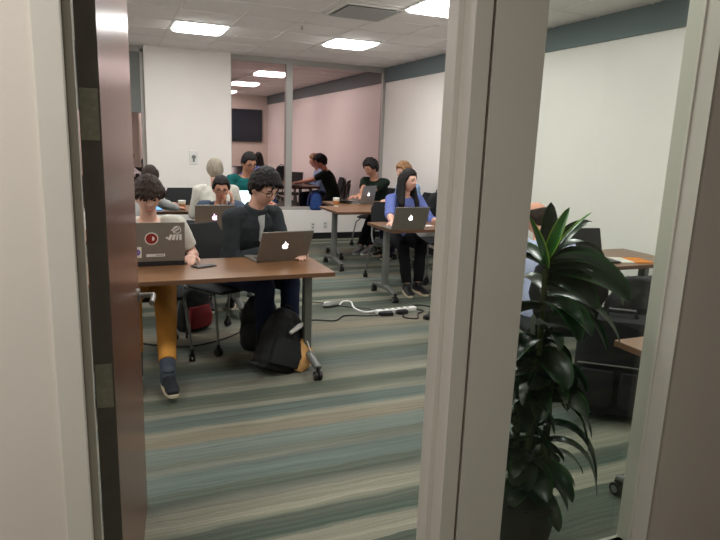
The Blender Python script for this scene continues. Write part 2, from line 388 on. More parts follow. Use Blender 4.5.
panel(-.75, .25, 'corridor ceiling light near the door', e=2.2, group='corridor lights')
# vent
v = empty('ceiling_vent', (2.325, 5.60, ZC), 0, 'white square air vent in the ceiling', 'air vent')
f = MB(); 
for s_ in (0,):
    f.box((-.3, -.3, -.012), (.3, -.27, 0)); f.box((-.3, .27, -.012), (.3, .3, 0)); f.box((-.3, -.27, -.012), (-.27, .27, 0)); f.box((.27, -.27, -.012), (.3, .27, 0))
f.build('vent_frame', 'white', v)
VG = mat('vent_grey', (176, 178, 178), .6)
f = MB(); f.box((-.25, -.25, -.022), (.25, .25, -.014)); f.build('vent_plate', VG, v, bevel=.004)
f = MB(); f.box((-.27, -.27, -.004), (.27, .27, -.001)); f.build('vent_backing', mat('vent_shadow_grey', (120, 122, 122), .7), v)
s_ = empty('ceiling_sprinkler', (2.02, 6.6, ZC), 0, 'tiny sprinkler head in the ceiling', 'sprinkler')
f = MB(); f.cone((0, 0, 0), (0, 0, -.006), .03, n=16); f.build('escutcheon', 'white', s_); f = MB(); f.cone((0, 0, -.006), (0, 0, -.035), .008); f.cone((0, 0, -.035), (0, 0, -.038), .016); f.build('nozzle', 'chrome', s_)

# wall plates
t = empty('wall_control', (1.185, 9.15, 1.25), 0, 'small white control plate on the white pier', 'wall control')
f = MB(); f.box((-.06, -.012, -.10), (.06, 0, .10)); f.build('plate', 'white', t, bevel=.004)
f = MB(); f.cone((0, -.03, .01), (0, -.012, .01), .028, n=14); f.box((-.012, -.022, -.06), (.012, -.012, -.01)); f.build('knob', SH, t)
for i, (x, z, lb) in enumerate([(3.03, .21, 'white socket plate low on the wall below the window, nearest the post'), (3.24, .22, 'white socket plate low on the wall, nearest the far table leg')]):
    o_ = empty('wall_socket', (x, 9.15, z), 0, lb, 'socket', 'sockets under the window')
    f = MB(); f.box((-.04, -.006, -.06), (.04, 0, .06)); f.build('plate', 'white', o_, bevel=.002)
    for q in (.012, -.038):
        f = MB(); f.box((-.014, -.008, q), (.014, -.005, q+.026)); f.build('outlet_insert', 'alu2', o_)
# television on the front wall, seen in the window reflection
t = empty('mounted_television', (3.5, YF, 1.93), 0, 'large dark television on the wall, seen reflected in the window', 'television')
f = MB(); f.box((-.6, 0, -.44), (.6, .05, .44)); f.build('casing', 'dark', t, bevel=.005)
f = MB(); f.box((-.585, .05, -.42), (.585, .053, .42)); f.build('screen', mat('tv_screen_off', (34, 44, 54), .25), t)

# ------------------------------------------------------------------ tables
def table(x0, x1, y0, y1, label, z=.73, legs=(0, 1)):
    r = empty('training_table', ((x0+x1)/2, (y0+y1)/2, 0), 0, label, 'table', 'brown training tables on casters')
    w, d = (x1-x0)/2, (y1-y0)/2
    b = MB(); b.box((-w, -d, z-.028), (w, d, z)); top = b.build('table_top', ['tabletop', 'tableedge'], r, bevel=.003)
    for p in top.data.polygons:
        if abs(p.normal.z) < .5: p.material_index = 1
    b = MB(); b.box((-w+.1, -.03, z-.07), (w-.1, .03, z-.028)); b.build('beam', 'dark', r)
    for s in legs:
        x = (-w+.085) if s == 0 else (w-.085)
        b = MB(); b.loft([((x, 0, .12), (.028, 0, 0), (0, .04, 0)), ((x, 0, z-.04), (.028, 0, 0), (0, .032, 0))], n=16, pw=6)
        b.box((x-.04, -.2, z-.045), (x+.04, .2, z-.028)); b.build('leg', 'legmetal', r)
        b = MB(); dd = d-.05
        secs = [((x, yy, zz), (.026, 0, 0), (0, 0, hh)) for yy, zz, hh in ((-dd, .085, .012), (-dd*.5, .105, .02), (0, .115, .026), (dd*.5, .105, .02), (dd, .085, .012))]
        b.loft(secs, n=12, pw=4); ft = b.build('foot', 'legmetal', r, smooth=True)
        for sy in (-1, 1):
            c = MB(); y = sy*(dd+.0)
            c.cone((x, y, .09), (x, y, .06), .012); c.cone((x-.024, y, .03), (x-.006, y, .03), .03, n=18); c.cone((x+.006, y, .03), (x+.024, y, .03), .03, n=18)
            c.box((x-.006, y-.02, .03), (x+.006, y+.02, .068)); ca = c.build('caster', 'rubber', r)
            c = MB(); c.cone((x-.027, y, .03), (x+.027, y, .03), .017, n=14); c.build('hub', 'chrome', ca)
    return r
table(-.22, 1.30, 3.455, 4.07, 'nearest brown training table holding the sticker covered laptop')
table(-.55, 1.12, 4.96, 5.57, 'brown table behind the nearest table, under the laptop with one red sticker')
table(2.49, 4.01, 5.10, 5.72, 'brown table where the long haired woman in periwinkle sits')
table(2.50, 3.66, 6.62, 7.30, 'brown table with a paper cup standing on its corner')
table(2.76, 3.66, 7.32, 7.95, 'farthest brown table, where the man in dark green works')
table(-.1, 1.65, 6.85, 7.5, 'brown table at the back in front of the white pier')
table(2.35, 4.05, 3.17, 3.80, 'brown table behind the potted plant, holding the black laptop')
table(2.0, 3.2, 1.52, 1.862, 'narrow brown table against the front wall, only its corner in view')

# ------------------------------------------------------------------ chairs
def chair0():
    r = empty('training_chair', (0, 0, 0), 0, 'x', 'chair', 'black stacking chairs on casters')
    b = MB(); n = 8
    b.loft([((0, -.21, .445), (.20, 0, 0), (0, 0, .012)), ((0, -.1, .445), (.235, 0, 0), (0, 0, .02)), ((0, .1, .45), (.235, 0, 0), (0, 0, .02)), ((0, .22, .44), (.21, 0, 0), (0, 0, .014))], n=24, pw=4)
    b.build('seat', 'blackcloth', r, smooth=True)
    b = MB()
    b.loft([((0, -.215, .56), (.19, 0, 0), (0, .012, 0)), ((0, -.235, .66), (.225, 0, 0), (0, .013, 0)), ((0, -.265, .80), (.22, 0, 0), (0, .012, 0)), ((0, -.285, .88), (.18, 0, 0), (0, .010, 0))], n=24, pw=4)
    b.build('backrest', 'mesh', r, smooth=True)
    b = MB()
    for s in (-1, 1): b.tube([(s*.2, .12, .425), (s*.215, -.18, .43), (s*.21, -.235, .5), (s*.2, -.255, .66), (s*.19, -.28, .8)], .011)
    b.cone((-.2, .1, .425), (.2, .1, .425), .01); b.cone((-.2, -.16, .428), (.2, -.16, .428), .01)
    b.build('back_frame', 'legmetal', r, smooth=True)
    for sx in (-1, 1):
        for sy in (-1, 1):
            b = MB(); b.tube([(sx*.2, sy*.13, .42), (sx*.235, sy*.2, .36), (sx*.262, sy*.255, .085)], .0105); lg = b.build('leg', 'legmetal', r, smooth=True)
            c = MB(); x, y = sx*.262, sy*.258
            c.cone((x, y, .085), (x, y, .05), .013); c.cone((x-.02, y, .026), (x-.004, y, .026), .026, n=16); c.cone((x+.004, y, .026), (x+.02, y, .026), .026, n=16); c.box((x-.012, y-.018, .03), (x+.012, y+.018, .06))
            c.build('caster', 'rubber', lg)
    return r
CH = chair0(); CHUSED = []
def chair(x, y, h, label):
    r = CH if not CHUSED else copy_tree(CH); CHUSED.append(r)
    r.location = (x, y, 0); r.rotation_euler = (0, 0, -RD(h)); r['label'] = label; return r

# ------------------------------------------------------------------ people
def headpt(d):
    """surface of a head for direction d (x right, y forward, z up), metres"""
    x, y, z = d
    t = max(0, -z)
    w = .074*(1-.34*t**1.6)*(1+.05*max(0, z)*(-y))
    dp = .092 if y > 0 else .103
    if y < 0: dp *= (1-.42*t**1.3)
    else: dp *= (1-.10*t)
    p = V((x*w, y*dp, z*(.118 if z < 0 else .113)))
    if y > 0:
        g = lambda cx, cz, sx, sz: math.exp(-((x-cx)/sx)**2-((z-cz)/sz)**2)
        o = .026*g(0, -.20, .13, .10)+.016*g(0, -.02, .10, .16) - .011*g(.36, .02, .17, .11)-.011*g(-.36, .02, .17, .11)
        o += .006*g(0, .20, .5, .09)+.008*g(0, -.50, .22, .10)-.004*g(0, -.64, .25, .05)+.012*g(0, -.86, .25, .16)
        o += .005*g(.5, -.22, .2, .18)+.005*g(-.5, -.22, .2, .18)
        p += V((0, 1, 0))*o
    return p
def sph(n=40, m=28):
    R = []
    for k in range(m+1):
        a = -pi/2+pi*(k+.02)/(m+.04); R.append([V((cos(a)*cos(2*pi*i/n), cos(a)*sin(2*pi*i/n), sin(a))) for i in range(n)])
    return R
def ik(S, T, a, b_, pole):
    d = T-S; L_ = d.length
    if L_ > (a+b_)*.995: T = S+d*((a+b_)*.995/L_); d = T-S; L_ = d.length
    L_ = max(L_, abs(a-b_)+.02)
    u = d.normalized(); x = (a*a-b_*b_+L_*L_)/(2*L_); h = math.sqrt(max(0, a*a-x*x))
    p = (pole-u*pole.dot(u)).normalized(); return S+u*x+p*h, T
def hand(b, W, d, n, side, curl=.35, k=1.0):
    """palm + 5 fingers; d along hand, n palm normal"""
    d = d.normalized(); n = (n-d*n.dot(d)).normalized(); w = d.cross(n)*side
    P = W+d*.085*k
    b.loft([(W-d*.012, w*.024*k, n*.017*k), (W+d*.02*k, w*.032*k, n*.017*k), (P-d*.02*k, w*.041*k, n*.015*k), (P+d*.004*k, w*.039*k, n*.012*k)], n=14)
    for i, (off, L_) in enumerate(((-.030, .070), (-.010, .078), (.010, .073), (.029, .058))):
        q = P+w*off*k-d*.01*k; dd = d.copy()
        for j, fr_ in enumerate((.46, .30, .24)):
            ax = w.normalized(); rot = Matrix.Rotation(-curl*(1.0 if j == 0 else 1.25)*side, 3, ax) if False else None
            c_ = curl*(.7 if j == 0 else 1.0)
            dd = (dd*cos(c_)+(n-dd*n.dot(dd)).normalized()*sin(c_)).normalized()
            q2 = q+dd*L_*fr_*k; b.caps(q, q2, (.0092-.0008*j)*k, (.0086-.0008*j)*k, n=8); q = q2
    q = W+d*.022*k-w*.028*k; dd = (d*.75-w*.6+n*.25).normalized(); q2 = q+dd*.04*k
    b.caps(W+d*.012*k-w*.01*k, q, .016*k, .013*k, n=8); b.caps(q, q2, .0125*k, .0105*k, n=8); dd = (d*.95-w*.2+n*.3).normalized(); b.caps(q2, q2+dd*.032*k, .0105*k, .009*k, n=8)

def remesh(o, vox, it=2, fac=.5, disp=0, dscale=.06):
    r = o.modifiers.new('remesh', 'REMESH'); r.mode = 'VOXEL'; r.voxel_size = vox; r.use_smooth_shade = True
    s = o.modifiers.new('smooth', 'SMOOTH'); s.factor = fac; s.iterations = it
    if disp:
        tx = bpy.data.textures.get('folds%g' % dscale) or bpy.data.textures.new('folds%g' % dscale, 'CLOUDS'); tx.noise_scale = dscale; tx.noise_depth = 2
        d = o.modifiers.new('folds', 'DISPLACE'); d.texture = tx; d.strength = disp; d.mid_level = .5
    return o

def person(x, y, h, label, shirt, pants, skin, hair, hstyle, seat=.46, lean=.2, hh=None, hp=.25, hands=None, feet=None, sleeve='long', shoes='shoeblack',
           glasses=False, s=1.0, vox=.008, curl=.4, palm=None, fem=False, sock=None, lapel=False, sole='sole', legs=True, hroll=0, fringe=0, collar=None):
    root = empty('person', (x, y, 0), -RD(h), label, 'person')
    A = Matrix.Rotation(-RD(h), 3, 'Z'); Ai = A.transposed()
    W2L = lambda p: Ai @ (V(p)-V((x, y, 0)))
    hh = h if hh is None else hh
    Pv = V((0, 0, seat+.10))
    up1 = V((0, sin(lean*.6), cos(lean*.6))); up2 = V((0, sin(lean*1.25), cos(lean*1.25)))
    waist = Pv+up1*.155*s; chest = waist+up2*.155*s; neck = chest+up2*.17*s
    X = V((1, 0, 0)); f1 = X.cross(up1)*-1; f2 = X.cross(up2)*-1
    sw = (.165 if fem else .185)*s
    # head frame
    yaw = -RD(hh-h)
    HM = Matrix.Rotation(yaw, 3, 'Z') @ Matrix.Rotation(-hp, 3, 'X') @ Matrix.Rotation(hroll, 3, 'Y')
    hc = neck+up2*.05*s+V((0, .02, .035))*s + HM @ V((0, .022, .085))*s
    base = HM @ V((0, -.012, -.075))*s+hc
    if hands is None: hands = [(-.2, .35, .76), (.2, .35, .76)]
    else: hands = [W2L(p) for p in hands]
    hands = [V(p) for p in hands]
    sh = [chest+up2*.125*s+X*(-sw), chest+up2*.125*s+X*sw]
    ua, fa = .285*s, .255*s
    el, wr = [], []
    for i, sd in enumerate((-1, 1)):
        e, w_ = ik(sh[i], hands[i], ua, fa, V((sd*.42, -.45, -.9))); el.append(e); wr.append(w_)
    if feet is None: feet = [(-.12, .42, .0), (.12, .42, .0)]
    else: feet = [W2L(p) for p in feet]
    hip = [Pv+V((-.088*s, 0, -.005)), Pv+V((.088*s, 0, -.005))]; kn, an = [], []
    for i, sd in enumerate((-1, 1)):
        T = V(feet[i])+V((0, 0, .09)); k_, a_ = ik(hip[i], T, .43*s, .42*s, V((sd*.12, .6, 1))); kn.append(k_); an.append(a_)
    # ---- body
    b = MB()
    R = [[hc+HM @ (headpt(p)*s) for p in ring] for ring in sph()]
    b.rings(R)
    for sd in (-1, 1):   # ears
        b.ell(hc+HM @ (V((sd*.076, -.006, -.012))*s), (.009*s, .019*s, .031*s), n=10, mx=HM @ Matrix.Rotation(sd*.35, 3, 'Z'))
    b.caps(neck-up2*.03, base+V((0, 0, .03)), .055*s*(.88 if fem else 1), .052*s*(.88 if fem else 1))
    b.loft([(Pv-up1*.04, X*.12*s, f1*.08*s), (waist, X*.115*s, f1*.08*s), (chest, X*.14*s, f2*.09*s), (chest+up2*.12*s, X*.135*s, f2*.07*s), (neck, X*.06*s, f2*.055*s)])
    for i, sd in enumerate((-1, 1)):
        b.caps(sh[i]-X*sd*.02, el[i], .043*s, .037*s); b.caps(el[i], el[i].lerp(wr[i], .35), .038*s, .039*s); b.caps(el[i].lerp(wr[i], .35), wr[i], .039*s, .025*s)
        d = (wr[i]-el[i]).normalized(); pn = V((0, 0, -1)) if palm is None else palm[i]
        if palm is None: d = (d+V((0, 0, -d.z*.8))).normalized()
        hand(b, wr[i], d, pn, sd, curl, s)
        if legs:
            b.caps(hip[i], kn[i], .066*s, .05*s); b.caps(kn[i], an[i], .045*s, .030*s)
            fd = V((0, 1, 0)); b.caps(an[i], an[i]+V((0, 0, -.045)), .034*s); b.caps(an[i]+V((0, -.01, -.055)), an[i]+V((0, .12, -.062)), .03*s, .026*s)
    body = b.build('body', skin, root, smooth=False); remesh(body, vox, 2)
    # ---- face pieces
    for sd in (-1, 1):
        c = MB(); c.ell(hc+HM @ (V((sd*.0295, .0765, .004))*s), (.0125*s, .008*s, .0062*s), n=10, mx=HM); c.build('eye', 'eye', root, smooth=True)
        c = MB(); c.tube([hc+HM @ (V((sd*q, yy, zz))*s) for q, yy, zz in ((.014, .0955, .024), (.03, .0935, .029), (.047, .079, .024))], [.003*s, .0042*s, .0025*s], n=6); c.build('eyebrow', hair, root)
    c = MB(); c.tube([hc+HM @ (V((q, yy, -.060))*s) for q, yy in ((-.022, .086), (-.009, .0945), (.009, .0945), (.022, .086))], [.0025*s, .0052*s, .0052*s, .0025*s], n=8); c.build('lips', 'lip', root, smooth=True)
    # ---- hair
    def thr(d):
        a = math.atan2(d.x, d.y); fa_ = abs(a)/pi    # 0 front, 1 back
        fr0 = .52-fringe
        if fa_ < .27: v_ = fr0 + .05*sin(a*9)*fringe*2
        elif fa_ < .40: v_ = fr0+(-.12-fr0)*((fa_-.27)/.13)
        elif fa_ < .52: v_ = -.12+.10*math.sin((fa_-.40)/.12*pi)
        else: v_ = -.12-.50*min(1, (fa_-.52)/.2)
        return v_
    b = MB(); R = []
    for ring in sph(56, 40):
        rr = []
        for d in ring:
            v_ = d.z-thr(d)
            if hstyle == 'bald': v_ = min(v_, (.50-d.z)*1.2-(.25 if d.y > .2 else 0))
            if hstyle == 'thin': v_ = min(v_, max((.80-d.z)*1.0, -d.y*1.2))
            q = max(0, min(1, v_/.12+.35)); q = q*q*(3-2*q)
            T_ = {'short': .017, 'bald': .012, 'thin': .012, 'full': .026, 'curly': .030, 'long': .018}[hstyle]
            nz = noise.noise(V((d.x*9, d.y*9, d.z*5)+(V((x*7, y*3, 0)))[:] if False else V((d.x*9+x*7, d.y*9+y*3, d.z*5))))
            nf = noise.noise(V((d.x*26, d.y*26, d.z*9))*1.0)
            amp = {'full': .22, 'curly': .45}.get(hstyle, .25)
            th = -.014+(.014+T_*(1+amp*nz+.25*nf)*(1+.35*max(0, d.z)))*q
            pp = headpt(d)
            if d.y > 0 and q > 0: pp = V((pp.x, min(pp.y, .092*max(.0, d.y)*1.06), pp.z))
            rr.append(hc+HM @ ((pp+d*th)*s))
        R.append(rr)
    b.rings(R)
    if hstyle == 'full':
        for k in range(26):
            a = random.uniform(-pi*.55, pi*.55); zz = random.uniform(.35, .8); d = V((sin(a)*math.sqrt(1-zz*zz), cos(a)*math.sqrt(1-zz*zz), zz))
            p0 = headpt(d)+d*.02; d2 = V((sin(a+.25), cos(a+.25), 0)); p1 = p0+V((d2.x*.020, d2.y*.012, -.040-.03*fringe)); b.tube([hc+HM @ (p*s) for p in (p0, (p0+p1)/2+d*.012, p1)], [.008*s, .010*s, .003*s], n=6)
    if hstyle == 'curly':
        for k in range(46):
            a = random.uniform(-pi, pi); zz = random.uniform(.0, .98); rr_ = math.sqrt(1-zz*zz); d = V((sin(a)*rr_, cos(a)*rr_, zz))
            if d.z < thr(d)+.1: continue
            p0 = headpt(d)+d*.024; b.ell(hc+HM @ (p0*s), (.016*s, .016*s, .014*s), n=8)
    if hstyle == 'long':
        for sd in (-1, 1):
            pts = [V((sd*.05, -.03, .075)), V((sd*.078, -.035, .02)), V((sd*.088, -.03, -.06)), V((sd*.10, -.01, -.15)), V((sd*.115, .025, -.24)), V((sd*.11, .05, -.33))]
            ws = [(.03, .06), (.024, .06), (.028, .06), (.034, .055), (.036, .045), (.012, .02)]
            b.loft([(hc+(HM @ p if i_ < 3 else HM @ pts[2]+(Matrix.Rotation(yaw*.5, 3, 'Z') @ (p-pts[2])))*s, HM @ V((w_[0]*s, 0, 0)), HM @ V((0, w_[1]*s, 0))) for i_, (p, w_) in enumerate(zip(pts, ws))], n=12)
        b.loft([(hc+HM @ (V((0, -.06, .02))*s), HM @ V((.08*s, 0, 0)), HM @ V((0, .055*s, 0))), (hc+HM @ V((0, -.075, -.12))*s, HM @ V((.105*s, 0, 0)), HM @ V((0, .05*s, 0))), (hc+HM @ V((0, -.07, -.30))*s, HM @ V((.10*s, 0, 0)), V((0, .03, 0)))], n=16)
    remesh(b.build('hair', hair, root), vox*.75, 1)
    # ---- glasses
    if glasses:
        c = MB()
        for sd in (-1, 1):
            pts = [hc+HM @ (V((sd*.032+.023*cos(t_), .096-.25*abs(.023*cos(t_)*sd+0)*(1 if cos(t_)*sd > 0 else 0), .002+.017*sin(t_)))*s) for t_ in [2*pi*i/16 for i in range(17)]]
            c.tube(pts, .0022*s, n=6); c.tube([hc+HM @ (V((sd*.054, .092, .006))*s), hc+HM @ (V((sd*.078, .0, .004))*s)], .0022*s, n=6)
        c.tube([hc+HM @ (V((-.009, .100, .006))*s), hc+HM @ (V((.009, .100, .006))*s)], .0022*s, n=6)
        c.build('glasses', 'dark', root)
    # ---- shirt
    b = MB()
    k = .93 if fem else 1.0
    b.loft([(Pv-up1*.07, X*.172*s, f1*.118*s), (Pv+up1*.02, X*.170*s, f1*.122*s), (waist, X*.155*k*s, f1*.112*s), (chest, X*.178*k*s, (f2*.122)*s), (chest+up2*.09*s, X*.175*k*s, f2*.108*s), (chest+up2*.145*s, X*.12*k*s, f2*.082*s), (neck-up2*.006, X*.068*s, f2*.066*s)], n=28)
    if fem: b.ell(chest+f2*.07*s, (.12*s, .07*s, .07*s))
    for i, sd in enumerate((-1, 1)):
        S = sh[i]
        b.caps(S-X*sd*.06*s+up2*.012, S, .058*s, .063*s)
        if sleeve == 'long':
            b.caps(S, el[i], .062*s, .052*s); b.caps(el[i], el[i].lerp(wr[i], .5), .053*s, .046*s); b.cone(el[i].lerp(wr[i], .4), el[i].lerp(wr[i], .96), .048*s, .036*s, n=16)
        elif sleeve == 'mid':
            b.caps(S, el[i], .062*s, .054*s); b.cone(el[i], el[i].lerp(wr[i], .35), .053*s, .05*s, n=16)
        else:
            m_ = S.lerp(el[i], .68); b.cone(S.lerp(el[i], -.02), m_, .064*s, .060*s, n=18)
    if collar == 'hood' or lapel:
        b.loft([(neck-up2*.03, X*.085*s, f2*.082*s), (neck+up2*.03, X*.07*s, f2*.072*s)], n=20)
    so = b.build('shirt' if not lapel else 'jacket', shirt, root); remesh(so, vox*1.1, 3, .6, disp=.012, dscale=.07)
    if lapel:
        c = MB(); q0 = chest+f2*.118*s
        c.loft([(neck+f2*.066*s-up2*.0, X*.035*s, f2*.010), (chest+up2*.10*s+f2*.108*s, X*.018*s, f2*.012), (chest-up2*.0*s+f2*.122*s, X*.004*s, f2*.012)], n=10)
        c.build('undershirt', 'teegrey', root, smooth=True)
    # ---- trousers
    if legs:
        b = MB(); b.loft([(Pv-V((0, 0, .085)), X*.15*s, V((0, .12*s, 0))), (Pv-V((0, 0, .02)), X*.168*s, V((0, .125*s, 0))), (Pv+up1*.05, X*.160*s, f1*.11*s)], n=22)
        for i in (0, 1):
            b.caps(hip[i], kn[i], .088*s, .068*s); b.caps(kn[i], kn[i].lerp(an[i], .4), .068*s, .062*s); b.cone(kn[i].lerp(an[i], .3), kn[i].lerp(an[i], .80 if sock else .93), .064*s, .056*s, n=16)
        remesh(b.build('trousers', pants, root), vox*1.2, 3, .6, disp=.012, dscale=.09)
        for i, sd in enumerate((-1, 1)):
            if sock:
                c = MB(); c.cone(kn[i].lerp(an[i], .72), an[i]+V((0, 0, -.03)), .051*s, .047*s, n=16); c.caps(an[i]+V((0, .004, 0)), an[i]+V((0, .008, -.045)), .046*s, .048*s); c.build('sock', sock, root, smooth=True)
            fd = Matrix.Rotation(-sd*.15, 3, 'Z') @ V((0, 1, 0)); sx_ = V((fd.y, -fd.x, 0)); A0 = V((an[i].x, an[i].y, an[i].z-.09))
            c = MB(); zz = V((0, 0, 1))
            c.loft([(A0-fd*.075+zz*.05, sx_*.028, zz*.028), (A0-fd*.055+zz*.058, sx_*.036, zz*.044), (A0+zz*.062, sx_*.038, zz*.05), (A0+fd*.07+zz*.045, sx_*.04, zz*.032), (A0+fd*.14+zz*.036, sx_*.043, zz*.024), (A0+fd*.18+zz*.03, sx_*.034, zz*.015)], n=16)
            c.loft([(A0+zz*.04, sx_*.037, fd*.045), (A0+zz*.115, sx_*.041, fd*.046)], n=16)
            so = c.build('shoe', shoes, root); remesh(so, .007, 2)
            c = MB(); c.loft([(A0+zz*q+fd*.052, sx_*.044, fd*.138) for q in (.001, .022)], n=24, pw=2.6); c.build('sole', sole, so, bevel=.003)
    return root

# ------------------------------------------------------------------ laptops
def laptop(x, y, h, label, w=.34, d=.235, openA=105, body='alu', z=.73, logo='glow', screen='screenoff', tilt=0, thick=.014, kb='alu2', stickers=None, bodybase=None):
    """h: heading the user looks (from user towards the screen)"""
    r = empty('laptop', (x, y, z), -RD(h), label, 'laptop')
    b = MB(); b.box((-w/2, -d, .001), (w/2, 0, thick)); base = b.build('base', bodybase or body, r, bevel=.003)
    b = MB(); b.box((-w/2+.03, -d+.11, thick), (w/2-.03, -.02, thick+.0015)); b.build('keyboard', 'keys', base)
    b = MB(); b.box((-.05, -d+.01, thick), (.05, -d+.095, thick+.001)); b.build('trackpad', kb, base)
    a = RD(openA-90); Mx = Matrix.Translation((0, -.002, thick)) @ Matrix.Rotation(-a, 4, 'X')
    b = MB(); b.box((-w/2, 0, .002), (w/2, .008, d), mx=Mx); lid = b.build('lid', body, r, bevel=.0025)
    b = MB(); b.box((-w/2+.01, -.0015, .014), (w/2-.01, 0, d-.008), mx=Mx); b.build('screen', screen, lid)
    if logo:
        q = MB(); k = .022; ap = []
        for i in range(40):
            t_ = 2*pi*i/40; rr = k*(1-.10*math.cos(2*t_)*0)*(1+.05*abs(cos(t_)))
            px_, pz_ = rr*cos(t_), rr*sin(t_)*1.05
            if abs(px_) < k*.45: pz_ -= (1-abs(px_)/(k*.45))*k*.30*(1 if pz_ > 0 else -.5)
            dx, dz = px_-(-k*1.18), pz_-k*.1; dist = math.hypot(dx, dz)
            if dist < k*.60: px_ = -k*1.18+dx/dist*k*.60; pz_ = k*.1+dz/dist*k*.60
            ap.append((px_, pz_))
        q.prism(ap, Mx @ Matrix.Translation((0, .008, d*.5)), .0006)
        lf = [(0, k*1.10), (k*.05, k*1.45), (k*.50, k*1.80), (k*.45, k*1.35)]
        q.prism(lf, Mx @ Matrix.Translation((0, .008, d*.5)), .0006); q.build('logo', logo, lid)
    if stickers: stickers(lid, Mx, w, d)
    return r

def st_big(lid, Mx, w, d):
    # seen from behind, picture-left is the laptop's +x side here
    def disc(cx, cz, r, m, t, name='sticker', n=28, par=lid):
        q = MB(); q.prism([(cx+r*cos(2*pi*i/n), cz+r*sin(2*pi*i/n)) for i in range(n)], Mx @ Matrix.Translation((0, .008, 0)), t); o = q.build(name, m, par); return o
    def rect(x0, z0, x1, z1, m, t, name='sticker', par=lid, rot=0):
        q = MB(); cx, cz = (x0+x1)/2, (z0+z1)/2; P = [(x0, z0), (x1, z0), (x1, z1), (x0, z1)]
        P = [(cx+(px_-cx)*cos(rot)-(pz_-cz)*sin(rot), cz+(px_-cx)*sin(rot)+(pz_-cz)*cos(rot)) for px_, pz_ in P]
        q.prism(P, Mx @ Matrix.Translation((0, .008, 0)), t); return q.build(name, m, par)
    c = d*.60
    o = disc(.018, c, .040, 'stwhite', .0006); tag(o, 'round red sticker with a white ring'); disc(.018, c, .034, 'stred', .0010, 'sticker_face', par=o)
    q = MB(); q.prism([(.018+.014*cos(t_)-.004, c+.014*sin(t_)) for t_ in [pi*.5+pi*i/8 for i in range(9)]], Mx @ Matrix.Translation((0, .008, 0)), .0013); q.build('sticker_mark', 'stwhite', o)
    o = rect(.078, .030, .131, .100, 'stwhite', .0006); tag(o, 'white sticker with a purple disc'); disc(.106, .065, .021, 'stpurple', .0010, 'sticker_face', par=o)
    q = MB()
    for k in range(3): 
        q.box((.095+.008*k, .0085, .061), (.099+.008*k, .0094, .069), mx=Mx)
    q.build('sticker_mark', 'stwhite', o)
    o = rect(-.060, .034, .050, .052, 'stwhite', .0006); tag(o, 'pale banner sticker')
    q = MB()
    for k in range(5): q.box((-.052+.0095*k, .0085, .039), (-.046+.0095*k, .0092, .047), mx=Mx)
    q.build('sticker_mark', 'alu', o)
    for k, (x0, z0) in enumerate(((-.150, .200), (-.140, .212))):
        rect(x0, z0, x0+.045, z0+.008, 'stwhite', .0006, rot=-.6)
    disc(-.132, .207, .025, 'stwhite', .0004); disc(-.132, .207, .020, 'alu', .0005)
    for k, (x0, w_) in enumerate(((-.160, .014), (-.140, .012), (-.122, .016), (-.100, .016))): rect(x0, .140, x0+w_, .178, 'stwhite', .0006, rot=.15*k)
    rect(-.078, .150, -.066, .162, 'stwhite', .0006)
def st_one(lid, Mx, w, d):
    q = MB(); q.prism([(.0-.004+.024*cos(2*pi*i/20), .045+.024*sin(2*pi*i/20)) for i in range(20)], Mx @ Matrix.Translation((0, .008, 0)), .0006); o = q.build('sticker', 'stred', lid); tag(o, 'round dark red sticker')

# =================================================================== placement
FW = RD
# P1
person(.25, 4.30, 184, 'young man with shaggy brown fringe and white t-shirt behind the sticker covered laptop', 'teewhite', 'tan', 'skin1', 'hairbrown', 'full', lean=.30, hp=.30, hh=178, seat=.45,
       hands=[(.49, 4.02, .76), (.02, 4.05, .76)], feet=[(.28, 3.50, 0), (.105, 3.72, .05)], sleeve='short', shoes='shoenavy', vox=.0065, fringe=.36, sock='sock', s=.98)
chair(.25, 4.38, 184, 'black chair under the young man in tan trousers')
laptop(.255, 3.885, 180, 'grey laptop with a thick black base, its lid covered in stickers', w=.36, d=.255, openA=100, thick=.03, logo=None, stickers=st_big, bodybase='dark')
# P6
person(.895, 4.44, 152, 'man in charcoal jacket and glasses looking down at the nearest plain laptop', 'jacket', 'denim', 'skin1', 'hairdark', 'full', lean=.34, hp=.42, hh=154, seat=.45,
       hands=[(1.20, 4.00, .77), (1.02, 4.06, .77)], feet=[(1.16, 3.98, 0), (.98, 3.98, .0)], glasses=True, vox=.0065, lapel=True, s=1.08, fringe=.06)
chair(.78, 4.50, 150, 'black chair under the man in the charcoal jacket')
laptop(1.065, 3.865, 172, 'silver laptop with a glowing logo on the nearest table', w=.365, d=.235, openA=118, logo='glow')
# P4
person(1.02, 5.98, 188, 'man in slate shirt hiding his mouth behind folded hands at the second table', 'bluegrey', 'blackpants', 'skin2', 'hairdark', 'short', lean=.45, hp=.25, hh=186, seat=.43,
       hands=[(1.075, 5.67, .945), (1.0, 5.67, .945)], palm=[V((1, 0, 0)), V((-1, 0, 0))], curl=.7, glasses=True, feet=[(.80, 5.42, 0), (1.03, 5.48, 0)], vox=.008, s=.94)
chair(1.02, 6.03, 186, 'black chair under the man with folded hands')
laptop(.85, 5.30, 180, 'silver laptop with a pinkish logo and one red sticker on the second table', w=.34, d=.235, openA=106, logo='glowpink', stickers=st_one)
# P3
person(1.08, 6.50, 2, 'grey haired man in white shirt seen from behind', 'teewhite', 'denim', 'skin1', 'hairgrey', 'short', lean=.22, hp=.1, vox=.009, s=1.0,
       hands=[(.95, 6.9, .76), (1.3, 6.9, .76)])
chair(1.08, 6.46, 2, 'black chair under the grey haired man')
laptop(1.43, 7.10, 4, 'open laptop with a bright lit screen facing the grey haired man', w=.30, d=.21, openA=112, screen='screen', logo='glow', body='alu2')
